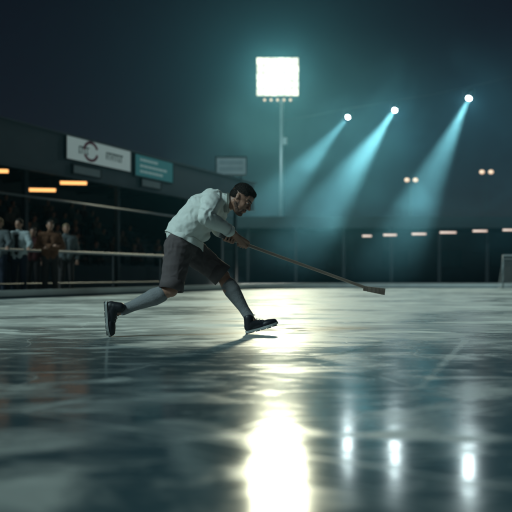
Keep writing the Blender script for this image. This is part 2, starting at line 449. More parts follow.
# ================================================================== FLOODLIGHT TOWER
TW = P(282, 275, 60); TX, TY = TW.x, TW.y
tow = thing('floodlight_tower', 'tall slim floodlight mast with blazing rectangular lamp bank', 'floodlight', (TX, TY, -0.012))
bm = bmesh.new(); tube(bm, (0, 0, 0), (0, 0, 15.5), 0.30, 0.16, 20); tube(bm, (0, 0, 0), (0, 0, 0.3), 0.5, 0.5, 16); obj('pole', bm, 'steel', tow, True)
bm = bmesh.new(); box(bm, (0.25, -0.1, 11.9), (0.35, 0.35, 0.6), bevel=0.03); obj('junction_box', bm, 'board', tow)
pc = P(277.5, 77, 60); ox = pc.x - TX; oz = pc.z + 0.012
bm = bmesh.new()
for z in (-1.55, -0.5, 0.5, 1.55): box(bm, (ox, 0.12, oz + z), (3.6, 0.09, 0.09))
for x in (-1.75, -0.6, 0.6, 1.75): box(bm, (ox + x, 0.24, oz), (0.09, 0.09, 3.4))
box(bm, (ox * 0.5, 0.32, oz - 0.8), (0.5, 0.16, 3.0))
obj('lamp_frame', bm, 'dark_steel', tow)
for r_ in range(5):
    for c_ in range(6):
        x = ox - 1.50 + c_ * 0.60 + (0.02 if r_ % 2 else 0); z = oz - 1.34 + r_ * 0.66
        bm = bmesh.new(); box(bm, (x, -0.02, z), (0.56, 0.22, 0.56), bevel=0.04); h_ = obj('lamp_head', bm, 'dark_steel', tow)
        bm = bmesh.new(); box(bm, (x, -0.15, z), (0.55, 0.03, 0.60), bevel=0.012); obj('lens', bm, 'flood_%d' % ((c_ * 7 + r_ * 5 + c_ * r_) % 3), h_)
for c_ in range(5):
    bm = bmesh.new(); tube(bm, (ox - 1.1 + c_ * 0.55, 0.0, oz - 2.02), (ox - 1.1 + c_ * 0.55, 0.0, oz - 1.66), 0.10, 0.06, 10)
    h_ = obj('lamp_head', bm, 'dark_steel', tow)
    bm = bmesh.new(); ball(bm, (ox - 1.1 + c_ * 0.55, -0.08, oz - 1.98), 0.11, 8); obj('lens', bm, 'warm_bulb', h_)
l = bpy.data.lights.new('flood_light', 'SPOT'); l.energy = 25000; l.color = (1.0, 0.99, 0.70); l.spot_size = R(60); l.spot_blend = 1.0; l.shadow_soft_size = 1.7
lo = bpy.data.objects.new('flood_light', l); C.objects.link(lo); lo.parent = tow; lo.location = (ox, -1.3, oz)
lo.rotation_euler = (Vector((TX, TY, pc.z)) - Vector((0, 24, 0))).to_track_quat('Z', 'Y').to_euler()

# ================================================================== SPOTLIGHTS ON A CABLE
mast_x, mast_y, mast_h = 15.7, 36.0, 11.6
ms = thing('cable_mast', 'slim dark mast holding the right end of the spotlight cable', 'mast', (mast_x, mast_y, -0.012))
bm = bmesh.new(); tube(bm, (0, 0, 0), (0, 0, mast_h), 0.14, 0.08, 12); tube(bm, (0, 0, 0), (0, 0, 0.2), 0.3, 0.3, 12); obj('pole', bm, 'dark_steel', ms, True)
bm = bmesh.new(); tube(bm, (-0.16, 0, mast_h - 0.2), (0.16, 0, mast_h - 0.2), 0.04, seg=8); obj('cable_hook', bm, 'dark_steel', ms)
SP = [(348, 117, 51.9), (395, 110, 47.3), (469, 98, 41.5)]
aim = [Vector((0.4, 46, 4.4)), Vector((5.0, 43, 5.6)), Vector((8.5, 38, 3.7))]
lab = ['cyan-white spotlight on the cable, nearest the floodlight mast, its beam widest',
       'cyan-white spotlight on the cable, middle one with a shorter beam',
       'cyan-white spotlight on the cable, rightmost and highest with a long narrow beam']
tops = []
for (px, py, Y), A, lb in zip(SP, aim, lab):
    q = P(px, py, Y)
    t = thing('spotlight', lb, 'spotlight', q, 0, 'spotlights hung on the cable')
    q2 = (q - A).to_track_quat('Z', 'Y'); rm = q2.to_matrix()
    def W(v): return rm @ Vector(v)
    bm = bmesh.new(); tube(bm, W((0, 0, -0.02)), W((0, 0, 0.55)), 0.18, 0.13, 20); tube(bm, W((0, 0, 0.55)), W((0, 0, 0.62)), 0.13, 0.08, 20); obj('housing', bm, 'dark_steel', t, False)
    bm = bmesh.new(); tube(bm, W((0, 0, -0.05)), W((0, 0, -0.025)), 0.13, 0.14, 24); obj('lens', bm, 'spot_glass', t)
    bm = bmesh.new(); path(bm, [Vector((-0.30, 0, 0.1)), Vector((-0.30, 0, 0.5)), Vector((0.30, 0, 0.5)), Vector((0.30, 0, 0.1))], 0.022); tube(bm, (0, 0, 0.5), (0, 0, 0.66), 0.02, seg=8); obj('yoke', bm, 'dark_steel', t)
    tops.append(q + Vector((0, 0, 0.66)))
    l = bpy.data.lights.new('spot_beam', 'SPOT'); l.energy = 105000; l.color = (1.0, 0.98, 0.86); l.spot_size = R(20); l.spot_blend = 1.0; l.shadow_soft_size = 0.12
    lo = bpy.data.objects.new('spot_beam', l); C.objects.link(lo); lo.parent = t; lo.location = W((0, 0, -0.12)); lo.rotation_euler = q2.to_euler()
pts = [Vector((TX + 0.15, TY, 13.7))] + tops + [Vector((mast_x - 0.15, mast_y, mast_h - 0.2))]
bm = bmesh.new()
for i, (a, b_) in enumerate(zip(pts[:-1], pts[1:])):
    pr = a
    for k in range(1, 9):
        u = k / 8; c_ = a.lerp(b_, u) - Vector((0, 0, 0.25 * u * (1 - u)))
        tube(bm, pr, c_, 0.012, seg=6); pr = c_
cb = obj('cable', bm, 'dark_steel', off=pts[0]); cb.location = pts[0]
tag(cb, 'thin dark steel cable carrying the three cyan spotlights across the sky', 'cable')

# ================================================================== FAR END BUILDING
fb = thing('pavilion', 'long low dark pavilion with flat roof beyond the far end', 'pavilion', (13, 46, -0.012))
bm = bmesh.new(); box(bm, (0, 3, 1.7), (34, 4, 3.4)); obj('wall', bm, 'dark_wall', fb)
bm = bmesh.new(); box(bm, (0, 1.9, 3.75), (36, 8.2, 0.5), bevel=0.03); box(bm, (0, -2.22, 3.8), (36.1, 0.12, 0.7)); obj('roof', bm, 'pavilion_roof', fb)
for k in range(12):
    bm = bmesh.new(); box(bm, (-16.5 + k * 3, -1.9, 1.78), (0.16, 0.16, 3.44)); obj('column', bm, 'dark_steel', fb)
for k in range(9):
    x = -14.5 + k * 3.6
    bm = bmesh.new(); box(bm, (x, 0.985, 1.6), (1.7, 0.06, 1.1)); wn = obj('window', bm, 'window_glass', fb)
    bm = bmesh.new(); box(bm, (x, 0.94, 1.02), (1.86, 0.14, 0.06)); box(bm, (x, 0.94, 2.18), (1.86, 0.1, 0.06)); box(bm, (x, 0.94, 1.6), (0.05, 0.05, 1.08)); obj('frame', bm, 'dark_steel', wn)
def strip(px, py, wpx, i, lb):
    Y = 43.6; q = P(px, py, Y); wd = wpx / F * Y
    t = thing('strip_lamp', lb, 'lamp', q, 0, 'warm strip lamps along the far pavilion')
    bm = bmesh.new(); tube(bm, (-wd / 2, 0, 0), (wd / 2, 0, 0), 0.06, seg=12); obj('tube', bm, 'strip', t, True)
    bm = bmesh.new(); box(bm, (0, 0.02, 0.085), (wd + 0.06, 0.14, 0.05)); box(bm, (0, 0.06, 0.2), (0.05, 0.05, 0.24)); obj('housing', bm, 'dark_steel', t)
for i, (px, py, wpx, lb) in enumerate(((367, 236, 9, 'short warm strip lamp on the far pavilion, leftmost of the row'),
        (390, 235, 13, 'dim warm strip lamp on the far pavilion, second from left'),
        (419, 234, 14, 'warm strip lamp on the far pavilion, third from left'),
        (448, 232.5, 16, 'bright pinkish strip lamp on the far pavilion, fourth from left'),
        (480, 231, 14, 'pale strip lamp on the far pavilion under the right lamp pair'),
        (510, 230, 14, 'pale strip lamp on the far pavilion at the right picture edge'))):
    strip(px, py, wpx, i, lb)
for (x1, x2, py, lb) in ((407, 415.5, 180, 'pair of small amber bulbs on a thin pole, between the right two beams'),
                         (482, 491, 172, 'pair of small amber bulbs on a thin pole, upper right')):
    Y = 47.0; q1 = P(x1, py, Y); q2_ = P(x2, py - 0.5, Y); mx_ = (q1.x + q2_.x) / 2
    t = thing('twin_lamp', lb, 'lamp', (mx_, Y, 4.0), 0, 'twin amber lamps on poles behind the pavilion roof')
    bm = bmesh.new(); tube(bm, (0, 0.12, -0.05), (0, 0.12, q1.z - 4.0), 0.03, seg=8); obj('pole', bm, 'dark_steel', t)
    bm = bmesh.new(); tube(bm, (-0.32, 0.12, q1.z - 4.0), (0.32, 0.12, q1.z - 4.0), 0.022, seg=8); obj('crossbar', bm, 'dark_steel', t)
    for s in (-1, 1):
        xx = s * (q2_.x - q1.x) / 2
        bm = bmesh.new(); ball(bm, (xx, 0, q1.z - 4.0), (0.17, 0.12, 0.14), 10); h_ = obj('bulb', bm, 'warm_bulb', t, True)
        bm = bmesh.new(); box(bm, (xx, 0.12, q1.z - 4.0 + 0.13), (0.3, 0.2, 0.06), bevel=0.01); obj('hood', bm, 'dark_steel', h_)

# goal at the right edge
gx = P(503, 275, 26).x
goal = thing('hockey_goal', 'pale pipe hockey goal standing far back at the right edge', 'goal', (gx + 0.92, 26, 0))
bm = bmesh.new(); path(bm, [Vector((-0.92, 0, 0)), Vector((-0.92, 0, 1.22)), Vector((0.92, 0, 1.22)), Vector((0.92, 0, 0))], 0.03); obj('goal_frame', bm, 'goal_pipe', goal, True)
bm = bmesh.new(); path(bm, [Vector((-0.92, 0, 0.02)), Vector((-0.8, 0.9, 0.02)), Vector((0.8, 0.9, 0.02)), Vector((0.92, 0, 0.02))], 0.02)
path(bm, [Vector((-0.92, 0, 1.22)), Vector((-0.75, 0.45, 1.1)), Vector((0.75, 0.45, 1.1)), Vector((0.92, 0, 1.22))], 0.015); obj('base_frame', bm, 'goal_pipe', goal, True)
bm = bmesh.new()
for k in range(19):
    x = -0.8 + 1.6 * k / 18; tube(bm, (x, 0.9, 0.02), (x * 0.94, 0.45, 1.1), 0.004, seg=4); tube(bm, (x * 0.94, 0.45, 1.1), (x * 1.1, 0, 1.22), 0.004, seg=4)
for k in range(12):
    u = k / 12; tube(bm, (-0.8, 0.9 - 0.45 * u, 0.02 + 1.08 * u), (0.8, 0.9 - 0.45 * u, 0.02 + 1.08 * u), 0.004, seg=4)
for s in (-1, 1):
    for k in range(8):
        u = k / 8; tube(bm, (s * 0.92, 0.02, 0.02 + 1.2 * u), (s * (0.8), 0.9 - 0.45 * u, 0.02 + 1.08 * u), 0.004, seg=4)
obj('net', bm, 'net', goal)

# ================================================================== THE PLAYER
def frame(origin, x, z):
    """columns: x axis, y axis, z axis"""
    z = z.normalized(); x = (x - z * x.dot(z)).normalized(); y = z.cross(x)
    return Matrix((x, y, z)).transposed()

S = P(221, 235.5, 5.70); E = P(364, 287.1, 6.38); SD = (E - S).normalized()
def on_stick(px):
    t = 0.0
    best = None
    for k in range(401):
        p = S.lerp(E, k / 400); x = 256 + F * p.x / p.y
        if best is None or abs(x - px) < best[0]: best = (abs(x - px), p)
    return best[1]
gripR = on_stick(243); gripL = on_stick(229.5)

J = dict(pel=P(182, 243, 5.87), hipR=P(179, 247, 5.78), hipL=P(187, 247, 5.97),
         kneR=P(171, 290, 5.70), ankR=P(123, 310, 5.69), kneL=P(223, 276, 5.99), ankL=P(249, 317, 5.95),
         wai=P(188, 229, 5.87), che=P(203, 212, 5.87), upc=P(212, 204, 5.87), nkb=P(221, 203, 5.87), nkt=P(231, 203, 5.86),
         shR=P(212, 203, 5.70), elR=P(206, 217, 5.49), wrR=P(234.5, 234, 5.70),
         shL=P(219, 206, 6.03), elL=P(217, 228, 6.10), wrL=P(224, 233.5, 5.86))
head_c = P(241, 199.5, 5.85)
hu = Vector((0.60, 0.06, 0.80)).normalized()
hf = Vector((0.80, -0.30, -0.60)).normalized()
H3 = frame(head_c, hf, hu)       # columns: forward, left, up
def HP(f, l, u): return head_c + H3 @ Vector((f, l, u))

root_loc = Vector((J['pel'].x, J['pel'].y, 0))
man = thing('person', 'man in white shirt and dark shorts lunging low over the ice with a stick', 'person', root_loc)

bm = bmesh.new()
# trunk
capsule(bm, J['pel'], J['wai'], 0.135, 0.12); capsule(bm, J['wai'], J['che'], 0.12, 0.12); capsule(bm, J['che'], J['upc'], 0.12, 0.085)
capsule(bm, J['shR'], J['shL'], 0.06); capsule(bm, J['nkb'], J['nkt'], 0.066, 0.060); capsule(bm, J['nkt'], HP(-0.03, 0, -0.03), 0.058, 0.06)
capsule(bm, J['hipR'], J['hipL'], 0.11)
# legs: thigh, knee cap, calf with belly
for s in 'RL':
    h_, k_, a_ = J['hip' + s], J['kne' + s], J['ank' + s]
    capsule(bm, h_, k_, 0.098, 0.058); 
    calf = (h_ - k_).normalized(); shin = (a_ - k_)
    back = (-(calf + shin.normalized())).normalized() * -1
    mid = k_ + shin * 0.30 + back * 0.012
    capsule(bm, k_, mid, 0.053, 0.060); capsule(bm, mid, k_ + shin * 0.75, 0.058, 0.037); capsule(bm, k_ + shin * 0.75, a_, 0.037, 0.036)
    ball(bm, k_, 0.058)
# arms
for s in 'RL':
    capsule(bm, J['sh' + s], J['el' + s], 0.058, 0.042)
    fa = J['wr' + s] - J['el' + s]
    capsule(bm, J['el' + s], J['el' + s] + fa * 0.35, 0.042, 0.044); capsule(bm, J['el' + s] + fa * 0.35, J['wr' + s], 0.043, 0.027)
# hands wrapped round the stick
def hand(bm, wrist, grip, side):
    ax = SD                                      # along the stick
    to = (wrist - grip); to = (to - ax * to.dot(ax)).normalized()   # from stick towards wrist
    pr = ax.cross(to).normalized()
    if pr.y > 0: pr = -pr                        # palm back on the camera's side
    if side == 'L': pr = -pr
    pc_ = grip + to * 0.030 + pr * 0.018
    # palm: a flattened slab made of capsules between wrist and knuckles
    for k in range(4):
        u = (k - 1.5) * 0.020
        kn = grip + ax * u + pr * 0.026 + to * 0.012 - to * (0.004 * abs(k - 1))
        capsule(bm, wrist + ax * u * 0.55, kn, 0.019, 0.0125, 7)
    for k in range(4):                           # four fingers, unequal, three bones each
        u = (k - 1.5) * 0.0235; ln = (0.90, 1.06, 1.0, 0.80)[k if side == 'R' else 3 - k]
        a = grip + ax * u + pr * 0.027 + to * 0.010
        b_ = grip + ax * (u * 1.03) + pr * 0.020 - to * 0.026 * ln
        c_ = grip + ax * (u * 1.02) - pr * 0.012 - to * 0.028 * ln
        d_ = grip + ax * u * 0.98 - pr * 0.028 - to * 0.006 * ln
        capsule(bm, a, b_, 0.0100, 0.0092, 6); capsule(bm, b_, c_, 0.0092, 0.0085, 6); capsule(bm, c_, d_, 0.0085, 0.0075, 6)
    s0 = 1.0 if side == 'R' else 1.0             # thumb leaves the side of the palm, lies along the stick
    t0 = grip + ax * 0.030 + to * 0.034 + pr * 0.004; t1 = grip + ax * 0.052 + to * 0.012 - pr * 0.016; t2 = grip + ax * 0.052 - to * 0.012 - pr * 0.024
    capsule(bm, wrist + ax * 0.012, t0, 0.017, 0.014, 6); capsule(bm, t0, t1, 0.0125, 0.0108, 6); capsule(bm, t1, t2, 0.0105, 0.009, 6)
hand(bm, J['wrR'], gripR, 'R'); hand(bm, J['wrL'], gripL, 'L')
# head with face
ball(bm, HP(-0.012, 0, 0.028), (0.098, 0.077, 0.092), 16, H3)        # cranium
ball(bm, HP(0.030, 0, -0.035), (0.060, 0.063, 0.085), 14, H3)        # face mass
ball(bm, HP(0.045, 0, -0.092), (0.040, 0.040, 0.030), 12, H3)        # chin
for s in (-1, 1):
    capsule(bm, HP(0.004, s * 0.052, -0.030), HP(0.056, s * 0.030, -0.052), 0.023, 0.020, 8)
    capsule(bm, HP(-0.015, s * 0.056, -0.055), HP(0.048, s * 0.026, -0.098), 0.022, 0.018, 8)   # jaw
    ball(bm, HP(0.052, s * 0.038, -0.032), (0.028, 0.022, 0.030), 10, H3)     # cheek
    capsule(bm, HP(0.084, s * 0.012, 0.022), HP(0.062, s * 0.045, 0.019), 0.0105, 0.009, 8)   # brow
    ball(bm, HP(0.078, s * 0.029, 0.000), (0.0105, 0.014, 0.009), 8, H3)       # lids
    ball(bm, HP(-0.008, s * 0.078, -0.008), (0.014, 0.008, 0.026), 10, H3)    # ear
    ball(bm, HP(-0.012, s * 0.081, 0.004), (0.016, 0.007, 0.015), 10, H3)
    ball(bm, HP(0.100, s * 0.012, -0.034), 0.0085, 8)                         # nostrils
ball(bm, HP(0.052, 0, 0.045), (0.040, 0.058, 0.042), 12, H3)         # forehead
capsule(bm, HP(0.086, 0, 0.012), HP(0.112, 0, -0.030), 0.0095, 0.0125, 8)    # nose
ball(bm, HP(0.082, 0, -0.062), (0.018, 0.026, 0.011), 10, H3)        # lips
ball(bm, HP(0.080, 0, -0.074), (0.015, 0.022, 0.010), 10, H3)
# feet inside the shoes
hbL = P(246, 334, 5.93); hbL.z = 0.0; xL = P(284, 322.5, 5.95) - hbL; zL = Vector((-0.25, 0, 0.95))
tbR = P(107.5, 336, 5.67); tbR.z = 0.015; xR = Vector((0.02, 0.03, -0.28)).normalized(); hbR = tbR - xR * 0.275; zR = Vector((1, 0, 0.05))
for hb_, xx_, zz_, an_ in ((hbL, xL, zL, J['ankL']), (hbR, xR, zR, J['ankR'])):
    Fm = frame(hb_, xx_, zz_)
    hl_ = hb_ + Fm @ Vector((0.05, 0, 0.055)); in_ = hb_ + Fm @ Vector((0.10, 0, 0.060)); to_ = hb_ + Fm @ Vector((0.235, 0, 0.040))
    capsule(bm, an_, hl_, 0.034, 0.028); capsule(bm, an_, in_, 0.034, 0.030); capsule(bm, in_, to_, 0.028, 0.018)
body = blob('body', bm, 'skin', man, root_loc, 0.0040, 3)

# eyes, mouth line
for s in (-1, 1):
    bm = bmesh.new(); ball(bm, HP(0.0825, s * 0.030, -0.001), (0.0085, 0.011, 0.0055), 8, H3); e_ = obj('eye', bm, 'eye', man, True, root_loc)
    bm = bmesh.new(); ball(bm, HP(0.0880, s * 0.030, -0.002), (0.004, 0.005, 0.005), 8, H3); obj('iris', bm, 'iris', e_, True, root_loc)
    bm = bmesh.new(); capsule(bm, HP(0.092, s * 0.013, 0.024), HP(0.074, s * 0.046, 0.025), 0.0045, 0.0035, 6); obj('eyebrow', bm, 'hair', man, True, root_loc)
bm = bmesh.new()
ball(bm, HP(0.0925, 0, -0.063), (0.009, 0.022, 0.0045), 8, H3); ball(bm, HP(0.0905, 0, -0.072), (0.009, 0.019, 0.0050), 8, H3); obj('lips', bm, 'lip', man, True, root_loc)

# hair: short crop, fuller on top, and a close beard
bm = bmesh.new()
ball(bm, HP(-0.012, 0, 0.057), (0.096, 0.0795, 0.079), 18, H3)
ball(bm, HP(0.038, 0, 0.092), (0.048, 0.054, 0.029), 14, H3)
ball(bm, HP(-0.040, 0, 0.012), (0.068, 0.0755, 0.064), 14, H3)
hm = blob('hair', bm, 'hair', man, root_loc, 0.005, 3, wrinkle=(0.0025, (60, 60, 60)))
bm = bmesh.new(); bm.from_mesh(hm.data); bm.normal_update()      # short strands standing off the crop
src = [(v.co.copy(), v.normal.copy()) for v in bm.verts]
for co, nn in src:
    for _ in range(2):
        d_ = (nn * 0.9 - hf * 0.25 + Vector((random.uniform(-.5, .5), random.uniform(-.5, .5), random.uniform(-.3, .5)))).normalized()
        c_ = co + Vector((random.uniform(-.003, .003), random.uniform(-.003, .003), random.uniform(-.003, .003)))
        sd_ = d_.cross(Vector((random.uniform(-1, 1), random.uniform(-1, 1), random.uniform(-1, 1)))).normalized() * 0.0011
        ln_ = random.uniform(0.003, 0.008)
        bm.faces.new([bm.verts.new(c_ - sd_), bm.verts.new(c_ + sd_), bm.verts.new(c_ + d_ * ln_)])
bm.to_mesh(hm.data); bm.free()
bm = bmesh.new()
for s in (-1, 1):
    capsule(bm, HP(0.012, s * 0.060, -0.030), HP(0.045, s * 0.044, -0.062), 0.012, 0.012, 8)
    capsule(bm, HP(0.002, s * 0.059, -0.058), HP(0.050, s * 0.027, -0.099), 0.0175, 0.0195, 8)
    capsule(bm, HP(0.094, s * 0.004, -0.053), HP(0.078, s * 0.026, -0.070), 0.006, 0.006, 6)
    capsule(bm, HP(0.076, s * 0.027, -0.066), HP(0.060, s * 0.026, -0.095), 0.008, 0.016, 6)
ball(bm, HP(0.055, 0, -0.104), (0.036, 0.036, 0.022), 12, H3)
blob('beard', bm, 'beard', man, root_loc, 0.004, 2, wrinkle=(0.0015, (90, 90, 90)))

# shirt
bm = bmesh.new()
hem_b = P(174, 238, 5.87)
capsule(bm, P(184, 233, 5.87), J['wai'], 0.146, 0.150); capsule(bm, J['wai'], J['che'], 0.145, 0.155)
capsule(bm, J['che'], J['upc'], 0.150, 0.126); capsule(bm, P(211, 204, 5.74), P(216, 205, 6.00), 0.088)
capsule(bm, P(200, 212, 5.80), P(186, 232, 5.82), 0.125, 0.130)
capsule(bm, P(200, 212, 5.94), P(186, 232, 5.92), 0.125, 0.130)
capsule(bm, P(192, 232, 5.87), P(204, 236, 5.87), 0.11, 0.05)      # slack belly hanging forward
capsule(bm, J['nkb'], P(226, 203, 5.87), 0.085, 0.074)
capsule(bm, J['shR'], J['elR'], 0.080, 0.064); capsule(bm, J['elR'], J['elR'].lerp(J['wrR'], 0.80), 0.064, 0.045)
capsule(bm, J['shL'], J['elL'], 0.078, 0.062); capsule(bm, J['elL'], J['elL'].lerp(J['wrL'], 0.75), 0.062, 0.045)
shirt = blob('shirt', bm, 'shirt', man, root_loc, 0.006, 4, wrinkle=(0.0095, (11, 6, 9)))
# loose hem hanging below the waist
def skirt(bm, centre, ax, rx, ry, pts):
    pass
bm = bmesh.new()
spine = (J['che'] - J['pel']).normalized(); side = Vector((0, 1, 0)); fr = side.cross(spine).normalized()
if fr.x < 0: fr = -fr
n_ = 72; rows = []
for r_ in range(9):
    u = r_ / 8; row = []
    for k in range(n_):
        th = 2 * PI * k / n_; cf = math.cos(th); sf = math.sin(th)
        drop = 0.050 + 0.055 * max(0, -cf) + 0.010 * math.sin(th * 3)
        rad = 0.150 + 0.022 * u + 0.007 * u * math.sin(th * 7 + 1.3) + 0.003 * u * math.sin(th * 15)
        c0 = J['pel'] + spine * 0.10
        p = c0 + fr * cf * rad * 1.0 + side * sf * rad * 1.12 - spine * drop * u
        p += Vector((0, 0, -0.012)) * u * max(0, cf)
        row.append(bm.verts.new(p))
    rows.append(row)
for a_, b_ in zip(rows[:-1], rows[1:]):
    for k in range(n_): bm.faces.new((a_[k], a_[(k + 1) % n_], b_[(k + 1) % n_], b_[k]))
bmesh.ops.recalc_face_normals(bm, faces=bm.faces); bmesh.ops.solidify(bm, geom=bm.faces[:], thickness=0.004)
obj('shirt_hem', bm, 'shirt', shirt, True, root_loc)
# collar
bm = bmesh.new()
n_ = 32; rows = []
nd = (J['nkt'] - J['nkb']).normalized(); s2 = Vector((0, 1, 0)); f2 = nd.cross(s2).normalized()
for u, rad in ((0, 0.082), (0.5, 0.078), (1, 0.080), (0.6, 0.094)):
    row = []
    for k in range(n_):
        th = 2 * PI * k / n_
        row.append(bm.verts.new(P(224, 203, 5.87) + nd * 0.045 * u + f2 * math.cos(th) * rad + s2 * math.sin(th) * rad))
    rows.append(row)
for a_, b_ in zip(rows[:-1], rows[1:]):
    for k in range(n_): bm.faces.new((a_[k], a_[(k + 1) % n_], b_[(k + 1) % n_], b_[k]))
bmesh.ops.solidify(bm, geom=bm.faces[:], thickness=0.003)
obj('collar', bm, 'shirt', shirt, True, root_loc)
for s in 'RL':   # cuffs
    bm = bmesh.new(); c0 = J['el' + s].lerp(J['wr' + s], 0.74); c1 = J['el' + s].lerp(J['wr' + s], 0.86)
    tube(bm, c0, c1, 0.052, 0.048, 24); obj('cuff', bm, 'shirt', shirt, True, root_loc)

# shorts
bm = bmesh.new()
capsule(bm, J['hipR'], J['hipL'], 0.122); capsule(bm, J['pel'], J['wai'], 0.128, 0.105)
for s in 'RL':
    q = J['hip' + s].lerp(J['kne' + s], 0.80)
    capsule(bm, J['hip' + s], q, 0.118, 0.092)
sh = blob('shorts', bm, 'shorts', man, root_loc, 0.007, 4, wrinkle=(0.008, (9, 9, 9)))
for s in 'RL':   # open leg hems
    a_ = J['hip' + s].lerp(J['kne' + s], 0.74); c_ = J['hip' + s].lerp(J['kne' + s], 1.0)
    bm = bmesh.new(); tube(bm, a_, c_, 0.096, 0.103, 28, caps=False); bmesh.ops.solidify(bm, geom=bm.faces[:], thickness=0.005)
    obj('leg_hem', bm, 'shorts', sh, True, root_loc)
# socks
for s in 'RL':
    k_, a_ = J['kne' + s], J['ank' + s]; shin = a_ - k_
    bm = bmesh.new(); capsule(bm, k_ + shin * 0.22, k_ + shin * 0.36, 0.067, 0.071); capsule(bm, k_ + shin * 0.36, k_ + shin * 0.76, 0.070, 0.046)
    capsule(bm, k_ + shin * 0.76, a_, 0.044, 0.044); blob('sock', bm, 'sock', man, root_loc, 0.006, 2, wrinkle=(0.0012, (20, 20, 60)))

# shoes: x = heel to toe, z = up out of the sole
def shoe(heel_b, xdir, zdir, name='shoe'):
    Fm = frame(heel_b, xdir, zdir)
    def Wp(x, y, z): return heel_b + Fm @ Vector((x, y, z))
    bm = bmesh.new()
    ball(bm, Wp(0.045, 0, 0.055), (0.046, 0.038, 0.050), 12, Fm)
    capsule(bm, Wp(0.045, 0, 0.075), Wp(0.055, 0, 0.125), 0.040, 0.041)
    capsule(bm, Wp(0.06, 0, 0.07), Wp(0.16, 0, 0.050), 0.042, 0.034)
    ball(bm, Wp(0.205, 0, 0.042), (0.075, 0.046, 0.034), 12, Fm); ball(bm, Wp(0.12, 0, 0.035), (0.09, 0.040, 0.030), 12, Fm)
    ball(bm, Wp(0.250, 0, 0.040), (0.034, 0.036, 0.030), 10, Fm)
    sh_ = blob(name, bm, 'shoe', man, root_loc, 0.0045, 3)
    def slab(z0, z1, infl, m, nm):
        bm = bmesh.new(); prof = [(0.0, 0.022), (0.02, 0.034), (0.07, 0.036), (0.13, 0.037), (0.19, 0.048), (0.235, 0.045), (0.27, 0.032), (0.288, 0.012)]
        pl = [(x, y + infl) for x, y in prof] + [(x, -y - infl) for x, y in prof[::-1]]
        lo_ = [bm.verts.new(Wp(x, y, z0 + max(0, x - 0.2) * 0.12)) for x, y in pl]; hi = [bm.verts.new(Wp(x, y, z1 + max(0, x - 0.2) * 0.12)) for x, y in pl]
        bm.faces.new(lo_); bm.faces.new(hi[::-1]); n = len(pl)
        for k in range(n): bm.faces.new((lo_[k], lo_[(k + 1) % n], hi[(k + 1) % n], hi[k]))
        bmesh.ops.recalc_face_normals(bm, faces=bm.faces)
        return obj(nm, bm, m, sh_, False, root_loc)
    slab(0.008, 0.026, 0.002, 'sole', 'midsole')
    for x0, x1 in ((0.0, 0.075), (0.085, 0.125), (0.133, 0.173), (0.181, 0.221), (0.229, 0.272)):
        bm = bmesh.new(); box(bm, Wp((x0 + x1) / 2, 0, 0.005 + max(0, x0 - 0.2) * 0.12), (x1 - x0, 0.066 if x0 else 0.058, 0.008), Fm); obj('tread', bm, 'outsole', sh_, False, root_loc)
    bm = bmesh.new()
    for k in range(5):
        x = 0.095 + k * 0.022; z = 0.118 - k * 0.0115
        tube(bm, Wp(x, -0.026, z - 0.012), Wp(x + 0.006, 0.0, z), 0.0028, seg=6); tube(bm, Wp(x + 0.006, 0.0, z), Wp(x, 0.026, z - 0.012), 0.0028, seg=6)
    path(bm, [Wp(0.088, 0, 0.124), Wp(0.10, -0.02, 0.150), Wp(0.115, -0.03, 0.140), Wp(0.092, -0.004, 0.124)], 0.0022, 6)
    path(bm, [Wp(0.088, 0, 0.124), Wp(0.085, 0.02, 0.146), Wp(0.10, 0.034, 0.136), Wp(0.092, 0.004, 0.124)], 0.0022, 6)
    obj('laces', bm, 'lace', sh_, True, root_loc)
    return sh_
# front shoe rests on its heel, toe lifted; rear shoe stands on its toe, sole to the left
shoe(hbL, xL, zL)
shoe(hbR, xR, zR)

# stick
st = thing('hockey_stick', 'long wooden stick with curved blade held low out over the ice', 'stick', S)
n2 = SD.cross(Vector((0, 0, 1))).normalized(); u2 = n2.cross(SD)
Sm = frame(S, n2, SD)
bm = bmesh.new(); box(bm, (S + E) / 2, (0.018, 0.026, (E - S).length), Sm, 0.005); obj('shaft', bm, 'stick_wood', st, False, S)
bm = bmesh.new(); tube(bm, S - SD * 0.012, S + SD * 0.10, 0.0185, 0.0185, 14); obj('grip_tape', bm, 'tape', st, True, S)
bm = bmesh.new(); bd = (SD * 0.9 + Vector((0.25, 0.1, 0.10))).normalized()
pv = E - SD * 0.01
for k in range(6):
    q = E + bd * 0.04 * (k + 1) + Vector((0, 0.004 * k * k * 0.3, 0)); mid_ = (pv + q) / 2
    box(bm, mid_ - Vector((0, 0, 0.012)), (0.010, 0.046 + 0.003 * k, 0.044), frame(mid_, n2, bd), 0.003); pv = q
obj('blade', bm, 'stick_wood', st, False, S)

